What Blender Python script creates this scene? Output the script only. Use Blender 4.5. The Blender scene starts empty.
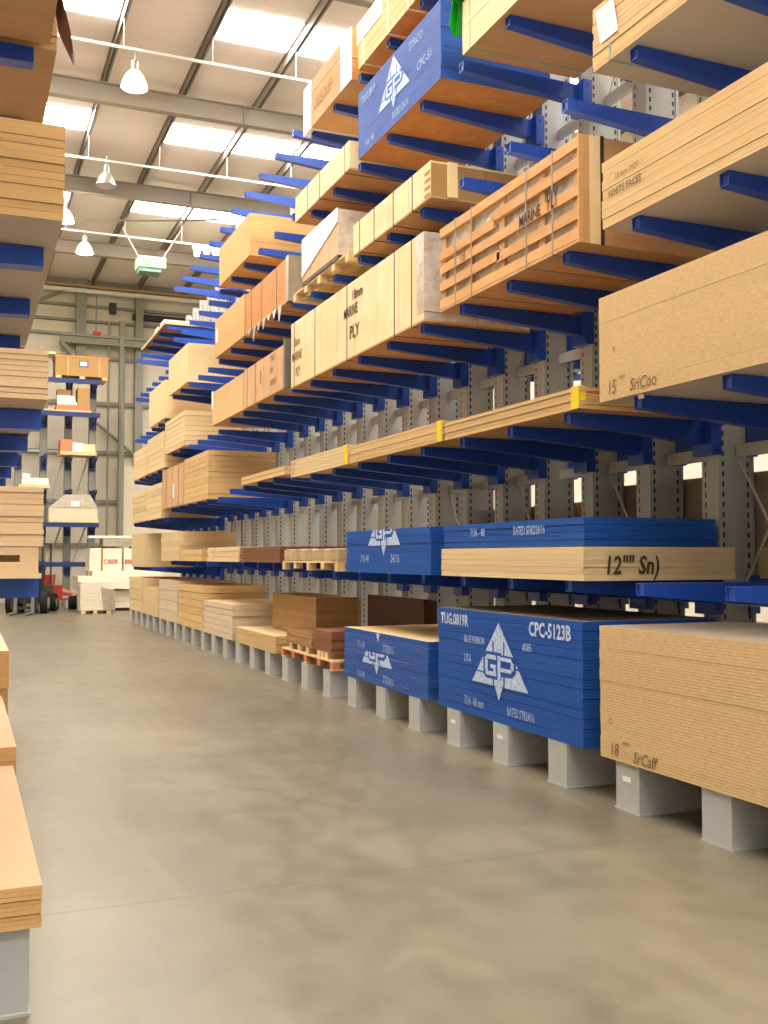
import bpy, math, random
from mathutils import Vector, Matrix
random.seed(7)
C = bpy.context.scene.collection
SC = bpy.context.scene

# ---------------------------------------------------------------- camera, light, exposure
YAW = math.radians(22.36); PITCH = math.radians(2.514); EYE = 1.72
cam_d = bpy.data.cameras.new('camera'); cam = bpy.data.objects.new('camera', cam_d); C.objects.link(cam)
cam_d.sensor_fit = 'VERTICAL'; cam_d.sensor_height = 36.0; cam_d.lens = 36.0*1025/1024
cam_d.clip_end = 300; cam_d.clip_start = .05
cam.location = (0, 0, EYE); cam.rotation_euler = (math.pi/2 + PITCH, 0, -YAW)
SC.camera = cam
SC.view_settings.view_transform = 'Standard'; SC.view_settings.look = 'None'
SC.view_settings.gamma = 1; SC.view_settings.use_curve_mapping = False
SC.view_settings.exposure = -0.1
WORLD_STRENGTH = 1.05; WORLD_COL = (1.0, .955, .93)
SKYLIGHT = 29.0; SKY_COL = (1.0, .965, .94)
LAMP_W = 450
w = bpy.data.worlds.new('world'); SC.world = w; w.use_nodes = True
bg = w.node_tree.nodes['Background']; bg.inputs[0].default_value = (*WORLD_COL, 1); bg.inputs[1].default_value = WORLD_STRENGTH

# ---------------------------------------------------------------- materials
def lin(h):
    h = h.lstrip('#'); r = []
    for i in (0, 2, 4):
        c = int(h[i:i+2], 16)/255; r.append(c/12.92 if c <= .04045 else ((c+.055)/1.055)**2.4)
    return (*r, 1)
def mat(name, hexc, rough=.6, metal=0, n=None, n2=None, amt=.0, rnd=0.0, spec=.3, bump=0, c2=None):
    """n: noise scale vector in object space (streaks); c2: second colour mixed by the noise; rnd: change from piece to piece"""
    m = bpy.data.materials.new(name); m.use_nodes = True; t = m.node_tree; N = t.nodes; L = t.links
    b = N['Principled BSDF']; b.inputs['Roughness'].default_value = rough; b.inputs['Metallic'].default_value = metal
    b.inputs['Specular IOR Level'].default_value = spec
    col = lin(hexc); b.inputs['Base Color'].default_value = col; out = None
    if n:
        tc = N.new('ShaderNodeTexCoord'); mp = N.new('ShaderNodeMapping'); mp.inputs['Scale'].default_value = n
        no = N.new('ShaderNodeTexNoise'); no.inputs['Scale'].default_value = 1; no.inputs['Detail'].default_value = 4; no.inputs['Roughness'].default_value = .65
        L.new(tc.outputs['Object'], mp.inputs[0]); L.new(mp.outputs[0], no.inputs['Vector'])
        rp = N.new('ShaderNodeMapRange'); rp.inputs[1].default_value = .3; rp.inputs[2].default_value = .7
        L.new(no.outputs['Fac'], rp.inputs[0])
        mx = N.new('ShaderNodeMix'); mx.data_type = 'RGBA'
        a = lin(c2) if c2 else tuple(v*(1-amt) for v in col[:3])+(1,)
        mx.inputs[6].default_value = a; mx.inputs[7].default_value = col if c2 else tuple(min(1, v*(1+amt*.6)) for v in col[:3])+(1,)
        L.new(rp.outputs[0], mx.inputs[0]); out = mx.outputs[2]
        if bump:
            bp = N.new('ShaderNodeBump'); bp.inputs['Strength'].default_value = bump; bp.inputs['Distance'].default_value = .01
            L.new(no.outputs['Fac'], bp.inputs['Height']); L.new(bp.outputs[0], b.inputs['Normal'])
    if rnd:
        oi = N.new('ShaderNodeObjectInfo'); mr = N.new('ShaderNodeMapRange')
        mr.inputs[3].default_value = 1-rnd; mr.inputs[4].default_value = 1+rnd*.5; L.new(oi.outputs['Random'], mr.inputs[0])
        vm = N.new('ShaderNodeVectorMath'); vm.operation = 'SCALE'
        if out: L.new(out, vm.inputs[0])
        else: vm.inputs[0].default_value = col[:3]
        L.new(mr.outputs[0], vm.inputs['Scale']); out = vm.outputs[0]
    if out: L.new(out, b.inputs['Base Color'])
    return m
def emis(name, col, s):
    m = bpy.data.materials.new(name); m.use_nodes = True; b = m.node_tree.nodes['Principled BSDF']
    b.inputs['Base Color'].default_value = (.8, .8, .8, 1); b.inputs['Emission Color'].default_value = (*col, 1); b.inputs['Emission Strength'].default_value = s
    return m
M = dict(
 grey = mat('grey_rack_paint', '#B2B2AE', .5, n=(3, 3, 1.5), amt=.08, rnd=.05),
 greyd = mat('slot_dark', '#35383A', .8),
 foot = mat('grey_foot_paint', '#B4B4AF', .5, n=(4, 4, 4), amt=.06, rnd=.04),
 blue = mat('blue_arm_paint', '#1C47A6', .34, spec=.45, rnd=.12, n=(3, 3, 3), amt=.1),
 bluefar = mat('blue_beam_paint', '#243468', .5),
 gp = mat('blue_edge_paint', '#1F55A8', .6, n=(2, 1.2, 60), amt=.22, rnd=.08, spec=.2),
 gpt = mat('board_face_dark', '#6E6459', .7, n=(3, 3, 3), amt=.12),
 white = mat('white_stencil_paint', '#DDE6F2', .7, n=(30, 30, 45), c2='#7C9CCB'),
 whiteb = mat('white_stencil_paint_worn', '#C3D2EA', .7, n=(30, 30, 60), c2='#3F6DB4'),
 osb = mat('chipboard_edge', '#DEC090', .75, n=(50, 22, 90), c2='#C9A673', rnd=.03, spec=.15),
 osbf = mat('chipboard_face', '#9A8B78', .6, n=(9, 9, 9), amt=.08, spec=.2),
 ply = mat('plywood_edge', '#E4C592', .7, n=(3, 1.2, 110), c2='#CFA66B', rnd=.09, spec=.2),
 plyp = mat('pale_plywood_edge', '#EDD7AC', .7, n=(3, 1.2, 100), c2='#DBBC86', rnd=.08, spec=.2),
 plyw = mat('whitish_board_edge', '#E2D3B8', .7, n=(3, 2, 110), c2='#C9B593', rnd=.08, spec=.2),
 face = mat('plywood_face', '#C59A6C', .6, n=(1.5, 5, 5), amt=.14, rnd=.05, spec=.25),
 facel = mat('light_board_face', '#DDBE8C', .6, n=(2, 6, 6), amt=.07, spec=.25),
 faceg = mat('grey_board_face', '#C2B4A0', .6, n=(2, 6, 6), amt=.07, spec=.25),
 facep = mat('peach_board_face', '#D6AE86', .6, n=(4, 4, 4), amt=.06, spec=.25),
 mdf = mat('tan_board_edge', '#DEB47A', .72, n=(3, 1, 100), c2='#CFA064', rnd=.07, spec=.2),
 mdfp = mat('peach_board_edge', '#E9C9A0', .72, n=(1, 3, 100), c2='#DDB686', rnd=.06, spec=.2),
 orange = mat('orange_ply', '#CC9156', .6, n=(6, 6, 30), c2='#B8793F', rnd=.08, spec=.25),
 brown = mat('brown_board_edge', '#C09868', .7, n=(4, 3, 110), c2='#A27A4E', rnd=.12, spec=.2),
 redb = mat('red_brown_board', '#99674A', .65, n=(4, 3, 100), c2='#7A4E38', rnd=.12, spec=.2),
 dark = mat('dark_brown_board', '#5A3324', .6, n=(3, 3, 60), amt=.2, rnd=.1),
 crate = mat('crate_slat_wood', '#DDA96C', .6, n=(2, 3, 26), c2='#C68F54', rnd=.12, spec=.25),
 crated = mat('crate_post_wood', '#C49D74', .65, n=(2, 3, 26), amt=.15, rnd=.1),
 cratep = mat('pink_crate_wood', '#D4A87C', .6, n=(2, 5, 5), amt=.12, rnd=.08),
 pale = mat('pale_crate_panel', '#EED6A8', .6, n=(2, 2, 3), c2='#E5C692', rnd=.06, spec=.25),
 palep = mat('pallet_wood', '#DFC08C', .7, n=(3, 3, 14), amt=.14, rnd=.08),
 film = mat('clear_wrap_film', '#E6DDCF', .1, n=(5, 9, 9), c2='#B9A58C', spec=.9, bump=.6),
 filmw = mat('white_wrap_film', '#F2EEE6', .25, n=(5, 5, 5), amt=.05, spec=.5, bump=.3),
 filmg = mat('grey_wrap_film', '#A79C88', .35, n=(6, 6, 5), amt=.2, bump=.4),
 green = mat('green_plastic', '#12B52A', .35, n=(8, 8, 8), c2='#0C8A1E', bump=.5),
 torn = mat('brown_wrap_paper', '#8D6552', .7, n=(6, 6, 6), amt=.15),
 strapd = mat('dark_strap', '#3A3128', .5), strapg = mat('steel_strap', '#8D8D84', .35, metal=.6), strapt = mat('teal_strap', '#7FA98E', .5),
 yellow = mat('yellow_corner_guard', '#E6C81E', .6), paper = mat('white_paper', '#EDEAE4', .8, n=(20, 20, 20), amt=.08),
 ink = mat('black_marker_ink', '#4A3A2C', .8), inks = mat('soft_marker_ink', '#7A6142', .8), red = mat('red_print', '#C4423C', .7), oran = mat('orange_paint', '#CE7A58', .6),
 bluep = mat('blue_print', '#4A5A94', .7),
 clad = mat('cream_cladding', '#D6CDBA', .7, n=(.5, .5, 5), amt=.04), clad2 = mat('pale_block_wall', '#DDD2B8', .8, n=(1, 1, 8), amt=.03),
 roof = mat('roof_liner_sheet', '#E8DCD0', .7, n=(.6, 9, 1), amt=.05), steel = mat('grey_structural_steel', '#948B7F', .6, n=(1, 1, 1), amt=.04),
 purl = mat('galvanised_purlin', '#857D72', .5, n=(2, 2, 2), amt=.06), girt = mat('wall_rail_grey', '#8B8B7E', .6), pipew = mat('pale_pipe', '#D2CFBE', .5), pipeo = mat('ochre_pipe', '#B08C5A', .6),
 rubber = mat('black_rubber', '#1A1A1A', .8), redp = mat('red_truck_paint', '#B5402A', .45), darkm = mat('dark_metal', '#3C3A38', .5, metal=.3), pink = mat('salmon_paint', '#C9826C', .6),
 heat = mat('green_heater_casing', '#A9CDB6', .5), heatd = mat('heater_grille', '#6E8C7A', .6), alu = mat('white_tube', '#E2DED4', .4), hood = mat('lamp_aluminium', '#C9C6BE', .3, metal=.7),
 card = mat('cardboard', '#A98452', .75, n=(3, 3, 3), amt=.06), whitepk = mat('white_packaging', '#EDE3CC', .5, n=(4, 4, 14), amt=.05, rnd=.04),
)
M['sky'] = emis('skylight_glow', SKY_COL, SKYLIGHT)
M['bulb'] = emis('lamp_glow', (1, .86, .6), 30)
M['glow'] = emis('prismatic_lamp_shade', (1, .88, .62), 2.6)

def floor_mat():
    m = bpy.data.materials.new('polished_concrete'); m.use_nodes = True; t = m.node_tree; N = t.nodes; L = t.links; b = N['Principled BSDF']
    tc = N.new('ShaderNodeTexCoord')
    def noise(s, d, sc=(1, 1, 1)):
        mp = N.new('ShaderNodeMapping'); mp.inputs['Scale'].default_value = sc; L.new(tc.outputs['Object'], mp.inputs[0])
        n = N.new('ShaderNodeTexNoise'); n.inputs['Scale'].default_value = s; n.inputs['Detail'].default_value = d; n.inputs['Roughness'].default_value = .6
        L.new(mp.outputs[0], n.inputs['Vector']); return n
    a = noise(.55, 6); c = noise(5, 8); d = noise(1.3, 5, (1.6, .35, 1))
    r = N.new('ShaderNodeValToRGB'); e = r.color_ramp.elements
    e[0].position = .38; e[0].color = lin('#675F4F'); e[1].position = .62; e[1].color = lin('#887F6B')
    ad = N.new('ShaderNodeMath'); ad.operation = 'MULTIPLY_ADD'; ad.inputs[1].default_value = .45; L.new(a.outputs['Fac'], ad.inputs[0])
    m2 = N.new('ShaderNodeMath'); m2.operation = 'MULTIPLY'; m2.inputs[1].default_value = .25; L.new(c.outputs['Fac'], m2.inputs[0]); L.new(m2.outputs[0], ad.inputs[2])
    m3 = N.new('ShaderNodeMath'); m3.operation = 'MULTIPLY_ADD'; m3.inputs[1].default_value = .3; L.new(d.outputs['Fac'], m3.inputs[0]); L.new(ad.outputs[0], m3.inputs[2])
    L.new(m3.outputs[0], r.inputs[0])
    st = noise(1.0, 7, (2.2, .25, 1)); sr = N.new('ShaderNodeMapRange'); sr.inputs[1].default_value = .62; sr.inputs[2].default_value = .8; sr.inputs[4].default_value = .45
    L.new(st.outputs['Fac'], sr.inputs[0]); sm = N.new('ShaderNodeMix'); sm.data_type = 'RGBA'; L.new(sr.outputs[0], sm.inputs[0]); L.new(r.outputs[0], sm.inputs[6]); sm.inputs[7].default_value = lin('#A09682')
    # saw-cut joints every six metres
    sp = N.new('ShaderNodeSeparateXYZ'); L.new(tc.outputs['Object'], sp.inputs[0]); last = sm.outputs[2]
    for ax, off in ((1, .75),):
        k = N.new('ShaderNodeMath'); k.operation = 'ADD'; k.inputs[1].default_value = off+60; L.new(sp.outputs[ax], k.inputs[0])
        f = N.new('ShaderNodeMath'); f.operation = 'MODULO'; f.inputs[1].default_value = 6.0; L.new(k.outputs[0], f.inputs[0])
        g = N.new('ShaderNodeMath'); g.operation = 'LESS_THAN'; g.inputs[1].default_value = .008; L.new(f.outputs[0], g.inputs[0])
        mx = N.new('ShaderNodeMix'); mx.data_type = 'RGBA'; L.new(g.outputs[0], mx.inputs[0]); L.new(last, mx.inputs[6]); mx.inputs[7].default_value = lin('#5A5140'); last = mx.outputs[2]
    L.new(last, b.inputs['Base Color'])
    rr = N.new('ShaderNodeMapRange'); rr.inputs[3].default_value = .22; rr.inputs[4].default_value = .5; L.new(c.outputs['Fac'], rr.inputs[0]); L.new(rr.outputs[0], b.inputs['Roughness'])
    b.inputs['Specular IOR Level'].default_value = .5
    return m
M['floor'] = floor_mat()

# ---------------------------------------------------------------- mesh helpers
class MB:
    def __init__(s): s.v = []; s.f = []; s.m = []
    def box(s, x0, x1, y0, y1, z0, z1, side=0, top=None):
        top = side if top is None else top; k = len(s.v)
        s.v += [(x0,y0,z0),(x1,y0,z0),(x1,y1,z0),(x0,y1,z0),(x0,y0,z1),(x1,y0,z1),(x1,y1,z1),(x0,y1,z1)]
        for q, mi in (((0,3,2,1), top), ((4,5,6,7), top), ((0,1,5,4), side), ((1,2,6,5), side), ((2,3,7,6), side), ((3,0,4,7), side)):
            s.f.append(tuple(k+i for i in q)); s.m.append(mi)
        return s
    def poly(s, pts, mi=0):
        k = len(s.v); s.v += [tuple(p) for p in pts]; s.f.append(tuple(range(k, k+len(pts)))); s.m.append(mi); return s
    def hexa(s, p, mi=0):     # eight corners, as box order
        k = len(s.v); s.v += [tuple(q) for q in p]
        for q in ((0,3,2,1),(4,5,6,7),(0,1,5,4),(1,2,6,5),(2,3,7,6),(3,0,4,7)): s.f.append(tuple(k+i for i in q)); s.m.append(mi)
        return s
    def tube(s, a, b, r, r2=None, n=10, mi=0, cap=True):
        a = Vector(a); b = Vector(b); d = (b-a).normalized(); u = d.orthogonal().normalized(); v = d.cross(u); r2 = r if r2 is None else r2; k = len(s.v)
        for p, rr in ((a, r), (b, r2)):
            for i in range(n):
                t = 2*math.pi*i/n; s.v.append(tuple(p+(u*math.cos(t)+v*math.sin(t))*rr))
        for i in range(n): j = (i+1) % n; s.f.append((k+i, k+j, k+n+j, k+n+i)); s.m.append(mi)
        if cap: s.f.append(tuple(k+n-1-i for i in range(n))); s.m.append(mi); s.f.append(tuple(k+n+i for i in range(n))); s.m.append(mi)
        return s
    def lathe(s, prof, n=20, mi=0):
        k = len(s.v)
        for r, z in prof:
            for i in range(n): t = 2*math.pi*i/n; s.v.append((r*math.cos(t), r*math.sin(t), z))
        for a in range(len(prof)-1):
            for i in range(n): j = (i+1) % n; s.f.append((k+a*n+i, k+a*n+j, k+(a+1)*n+j, k+(a+1)*n+i)); s.m.append(mi)
        return s
    def mesh(s, name, mats):
        me = bpy.data.meshes.new(name); me.from_pydata(s.v, [], s.f)
        for m in (mats if isinstance(mats, (list, tuple)) else [mats]): me.materials.append(m)
        me.polygons.foreach_set('material_index', s.m); me.update(); return me
    def build(s, name, mats, parent=None, loc=(0,0,0)):
        o = bpy.data.objects.new(name, s.mesh(name, mats)); C.objects.link(o); o.parent = parent; o.location = loc; return o
def thing(name, label, cat, loc=(0,0,0), group=None, rz=0):
    o = bpy.data.objects.new(name, None); C.objects.link(o); o.location = loc; o.rotation_euler = (0,0,rz); o.empty_display_size = .1
    o['label'] = label; o['category'] = cat
    if group: o['group'] = group
    return o
def tag(o, label, cat, group=None):
    o['label'] = label; o['category'] = cat
    if group: o['group'] = group
    return o
def struct(name, mb, m):
    o = mb.build(name, m); o['kind'] = 'structure'; return o
def copy_tree(o, parent=None):
    c = o.copy(); C.objects.link(c); c.parent = parent
    for ch in list(o.children): copy_tree(ch, c)
    return c

def text(s, size, m, parent, y, z, x=-.0058, xs=1.0, facing='X', name='lettering', shear=0, rot=0, dil=0, tx=0, ty=0):
    """writing on an aisle face (facing -X) or on an end face (facing -Y); y (or tx) is its left end, z its foot line"""
    cu = bpy.data.curves.new('tmp', 'FONT'); cu.body = s; cu.size = size; cu.offset = dil if dil or m is not M['whiteb'] else .0025; cu.shear = shear; cu.resolution_u = 2
    t = bpy.data.objects.new('tmp', cu); C.objects.link(t); dg = bpy.context.evaluated_depsgraph_get()
    me = bpy.data.meshes.new_from_object(t.evaluated_get(dg)); bpy.data.objects.remove(t); bpy.data.curves.remove(cu)
    ca, sa = math.cos(rot), math.sin(rot)
    for v in me.vertices:
        a, b = v.co.x*xs, v.co.y; a, b = a*ca-b*sa, a*sa+b*ca
        v.co = (x, y-a, z+b) if facing == 'X' else (tx+a, ty, z+b)
    me.materials.clear(); me.materials.append(m); me.name = name
    o = bpy.data.objects.new(name, me); C.objects.link(o); o.parent = parent; return o

def clip(poly, lo, hi):
    for sgn, lim in ((1, lo), (-1, -hi)):
        out = []
        for i in range(len(poly)):
            a, b = poly[i], poly[(i+1) % len(poly)]; da, db = sgn*a[1]-lim, sgn*b[1]-lim
            if da >= 0: out.append(a)
            if (da > 0 > db) or (da < 0 < db): t = da/(da-db); out.append((a[0]+t*(b[0]-a[0]), a[1]+t*(b[1]-a[1])))
        poly = out
        if len(poly) < 3: return []
    return poly
def emblem(parent, yc, zb, h, slices=((-.25, 1.02, 0),), x=-.0055, hw=.93):
    """white triangle with two linked letters; v runs 0 (foot) to 1 (tip); slices = (v low, v high, lift) of the shuffled bundles"""
    W, B = 0, 1; S = []
    S.append((W, 0, [(-hw, 0), (hw, 0), (0, 1)])); S.append((W, 0, [(-.13, -.01), (0, -.22), (.13, -.01)]))
    S.append((B, 1, [(-hw*1.1, .19), (-.45, .16), (-.45, .185), (-hw*1.1, .215)]))
    S.append((B, 1, [(.3, .31), (hw, .3), (hw, .33), (.3, .34)]))
    for u in (-.2, .155): S.append((B, 1, [(u, -.03), (u+.045, -.03), (u+.045, .68), (u, .72)]))
    # blue surround of the letters
    S.append((B, 1, [(-.52, .18), (-.43, .1), (-.02, .1), (-.02, .53), (-.43, .53), (-.52, .44)]))
    S.append((B, 1, [(.02, .5), (.02, .16), (.44, .17), (.56, .26), (.56, .42), (.46, .5)]))
    S.append((B, 1, [(-.1, .1), (.1, .1), (.1, .53), (-.1, .53)]))
    # letter G
    for q in ([(-.46,.2),(-.36,.2),(-.36,.44),(-.46,.44)], [(-.43,.41),(-.08,.41),(-.08,.48),(-.40,.48)], [(-.43,.15),(-.08,.15),(-.08,.22),(-.43,.22)], [(-.17,.15),(-.08,.15),(-.08,.33),(-.17,.33)], [(-.27,.27),(-.08,.27),(-.08,.33),(-.27,.33)]):
        S.append((W, 2, q))
    # letter P
    for q in ([(-.03,-.08),(.07,-.08),(.07,.48),(-.03,.48)], [(.03,.41),(.44,.41),(.40,.47),(.03,.47)], [(.03,.24),(.42,.24),(.42,.30),(.03,.30)], [(.40,.26),(.49,.29),(.49,.4),(.40,.44)]):
        S.append((W, 2, q))
    mb = MB()
    for qi, (mi, lay, q) in enumerate(S):
        for lo, hi, dz in slices:
            c = clip(q, lo, hi)
            if c: mb.poly([(x-.0004*lay-.00012*qi, yc-u*h*.98, zb+v*h+dz) for u, v in c][::-1], mi)
    return mb.build('painted_emblem', [M['white'], M['gp']], parent)

def straps(parent, L, D, z0, z1, ys, m, wd=.02, name='strap'):
    for y in ys:
        mb = MB(); e = .003
        mb.box(-e, 0, y-wd/2, y+wd/2, z0-e, z1+e); mb.box(-e, D+e, y-wd/2, y+wd/2, z1, z1+e); mb.box(-e, D+e, y-wd/2, y+wd/2, z0-e, z0)
        mb.box(D, D+e, y-wd/2, y+wd/2, z0-e, z1+e); mb.build(name, m, parent)
def sheets(parent, L, D, z0, z1, n, sub, edge, top, jit=.008, part='sheet_bundle', gap=.0016, seam=0):
    """n bundles, each its own mesh of sub sheets with real gaps; y from 0 to L, x from 0 to D"""
    h = (z1-z0)/n
    for i in range(n):
        mb = MB(); dx = random.uniform(-min(jit,.012), min(jit,.012))*.45; dy = random.uniform(-jit, jit)
        if i == 0: dx *= .3; dy *= .3
        t = h/sub
        for k in range(sub):
            a = z0+i*h+k*t; jx = dx+random.uniform(-.0009, .0009)*(1 if jit > .005 else .5); jy = dy+random.uniform(-.002, .002)
            g = gap if k < sub-1 else (seam if seam else gap*1.7)
            mb.box(jx, D+jx, jy, L+jy, a, a+t-g, 0, 1)
            if k < sub-1 or i < n-1: e_ = (.0035 if jit < .012 else .008) if k < sub-1 else max(.004, seam*4); mb.box(jx+e_, D+jx-e_, jy+e_, L+jy-e_, a+t-g, a+t, 0, 1)
        mb.build(part, [edge, top], parent)
def stack(name, label, cat, group, y0, y1, z0, z1, n, sub, edge, top, X=4.2, D=1.22, jit=.008, part='sheet_bundle', bearer=0, rz=0, gap=.0016, seam=None):
    if seam is None: seam = 0 if edge in (M['osb'],) or part == 'board' or jit < .005 else (.008 if y0 > 13 else .004)
    o = thing(name, label, cat, (X, y0, z0), group, rz)
    if bearer:
        for y in (.15, (y1-y0)/2-.05, y1-y0-.25): MB().box(.0, D, y, y+.1, 0, bearer).build('bearer', M['palep'], o)
    sheets(o, y1-y0, D, bearer, z1-z0, n, sub, edge, top, jit, part, gap, seam)
    return o
def pallet_parts(o, L, D, z=0, blocks='palep'):
    for y in (0, L/2-.05, L-.1): MB().box(0, D, y, y+.1, z, z+.02).build('base_board', M['palep'], o)
    for y in (0, L/4-.05, L/2-.05, .75*L-.05, L-.1):
        for x in (0, D/2-.05, D-.1): MB().box(x, x+.1, y, y+.1, z+.02, z+.1).build('block', M[blocks], o)
    k = 6
    for i in range(k): MB().box(D*i/k+.01, D*(i+1)/k-.01, 0, L, z+.1, z+.122).build('deck_board', M['palep'], o)

# ---------------------------------------------------------------- the building
WX0, WX1, WY0, WY1, RZ = -9.0, 15.0, -9.0, 41.0, 12.45
struct('floor', MB().box(WX0, WX1, WY0, WY1+.2, -.2, 0), M['floor'])
struct('ceiling', MB().box(WX0, WX1, WY0, WY1+.2, RZ, RZ+.1), M['roof'])
struct('wall_left', MB().box(WX0-.2, WX0, WY0, WY1, 0, RZ), M['clad'])
struct('wall_right', MB().box(WX1, WX1+.2, WY0, WY1, 0, RZ), M['clad'])
mb = MB()                                                     # end wall: trapezoidal cladding
mb.box(WX0, WX1, WY1, WY1+.2, 0, RZ+.1)
x = WX0+.1
while x < WX1: mb.box(x, x+.05, WY1-.02, WY1, 5.2, RZ); x += .6
struct('wall_back', mb, M['clad'])
struct('wall_block', MB().box(5.55, WX1, 40.55, 41, 0, 5.24), M['clad2'])
# rafters
for i, y in enumerate((-7, -1, 5, 11, 17, 23, 29, 35)):
    mb = MB(); mb.box(WX0, WX1, y-.1, y+.1, 11.78, 11.8); mb.box(WX0, WX1, y-.1, y+.1, 12.2, 12.22); mb.box(WX0, WX1, y-.012, y+.012, 11.8, 12.2)
    for xx in (-3.2, 5.9, 12.4): mb.box(xx, xx+.02, y-.1, y+.1, 11.8, 12.2)
    struct('trim_%d' % (i+1), mb, M['steel'])
k = 9
for xi in range(-5, 8):                                       # purlins
    xx = 2.75+1.75*xi
    mb = MB(); mb.box(xx-.012, xx+.012, WY0, WY1, 12.22, RZ); mb.box(xx-.012, xx+.06, WY0, WY1, 12.22, 12.235); mb.box(xx-.05, xx, WY0, WY1, RZ-.02, RZ)
    struct('trim_%d' % k, mb, M['purl']); k += 1
n = 1                                                         # skylight panels between the purlins
for yb in (-4.5, 1.4, 7.4, 13.4, 19.3, 25.05, 30.75):
    for xi in (-4, -3, -2, -1, 1, 2, 3, 4, 5):
        xx = 2.75+1.75*xi
        mb = MB(); mb.box(xx+.1, xx+1.68, yb, yb+1.2, RZ-.03, RZ-.001); struct('window_%d' % n, mb, M['sky']); n += 1
# end wall steelwork
for xx, wd, z0 in ((4.1, .38, 9.4), (6.3, .3, 5.3), (9.6, .3, 5.3), (.2, .38, 0)):
    mb = MB(); mb.box(xx-wd/2, xx+wd/2, 40.55, 40.58, z0, RZ); mb.box(xx-.015, xx+.015, 40.58, 40.98, z0, RZ); mb.box(xx-wd/2, xx+wd/2, 40.95, 40.98, z0, RZ)
    struct('trim_%d' % k, mb, M['girt']); k += 1
for z, t in ((11.46, .1), (10.87, .1), (10.32, .1), (9.45, .14), (7.68, .14), (5.77, .14), (3.86, .14), (2.2, .12)):
    struct('trim_%d' % k, MB().box(WX0, WX1, 40.8, 40.95, z-t/2, z+t/2), M['girt']); k += 1
struct('trim_%d' % k, MB().box(WX0, WX1, 40.7, 40.95, RZ-.3, RZ), M['purl']); k += 1
mb = MB(); mb.box(3.3, 9, 40.2, 40.45, 10.14, 10.24); mb.box(3.3, 9, 40.2, 40.45, 9.86, 9.94); mb.box(3.3, 9, 40.31, 40.34, 9.94, 10.14)
mb.tube((3.35, 40.3, 9.9), (3.98, 40.5, 9.2), .09); struct('trim_%d' % k, mb, M['girt']); k += 1
def pipe(label, pts, r, m, cat='pipe', name='wall_pipe'):
    mb = MB()
    for a, b in zip(pts, pts[1:]): mb.tube(a, b, r, n=8)
    return tag(mb.build(name, m), label, cat)
pipe('thick pale horizontal pipe high across the end wall', [(-5, 40.1, 11.86), (14, 40.1, 11.86)], .085, M['pipew'])
pipe('thin ochre horizontal pipe just above the thick pale pipe on the end wall', [(-5, 40.2, 12.06), (14, 40.2, 12.06)], .05, M['pipeo'])
pipe('thick grey vertical downpipe on the end wall beside the pale block section', [(5.6, 40.3, 0), (5.6, 40.3, 10.85)], .12, M['girt'])
pipe('thin grey vertical pipe left of the thick downpipe on the end wall', [(5.12, 40.4, 0), (5.12, 40.4, 10.8)], .045, M['girt'])
pipe('hanging thin red-ended rod in the middle of the end wall high up', [(4.62, 40.3, 10.3), (4.62, 40.3, 11.8)], .02, M['girt'], 'rod', 'drop_rod')
tag(MB().box(4.5, 4.78, 40.1, 40.3, 10.22, 10.34).build('junction_box', M['red']), 'small red box at the end of the hanging rod on the end wall', 'box')
tag(MB().box(6.05, 8.6, 40.6, 40.8, 11.05, 11.27).build('cable_tray', M['darkm']), 'dark horizontal cable tray high on the end wall beside the downpipe', 'tray')
tag(MB().box(5.1, 5.35, 40.1, 40.4, 11.1, 11.5).build('wall_floodlight', M['darkm']), 'small dark floodlight box near the top of the grey downpipe', 'lamp')
for a, b, l in (((4.6, 40.7, 7.0), (6.3, 40.7, 5.6), 'diagonal wall brace below the wooden crate level right of the rear rack'), ((1.5, 40.7, 11.0), (4.0, 40.7, 12.2), 'diagonal wall brace at the top left of the end wall')):
    tag(MB().tube(a, b, .06, n=6).build('wall_brace', M['girt']), l, 'brace', 'diagonal braces on the end wall')

# ---------------------------------------------------------------- roof lamps and bars
ORD = ['first','second','third','fourth','fifth','sixth','seventh','eighth','ninth','tenth','eleventh','twelfth','thirteenth','fourteenth','fifteenth','sixteenth','seventeenth','eighteenth','nineteenth','twentieth','twenty-first','twenty-second','twenty-third','twenty-fourth','twenty-fifth','twenty-sixth','twenty-seventh','twenty-eighth','twenty-ninth','thirtieth']
for y, l in ((20, 'long white lighting bar hung from the roof, nearest of the three'), (26, 'long white lighting bar hung from the roof, middle of the three'), (32, 'long white lighting bar hung from the roof, farthest of the three')):
    o = thing('lighting_bar', l, 'lighting bar', (0, y, 11.63), 'lighting bars under the roof')
    MB().box(-8, 14, -.025, .025, -.025, .025).build('rail', M['alu'], o)
    for xi in range(-4, 8): MB().tube((2.75+1.75*xi, 0, .03), (2.75+1.75*xi, 0, .59), .006, n=6).build('hanger_rod', M['alu'], o)
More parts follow.
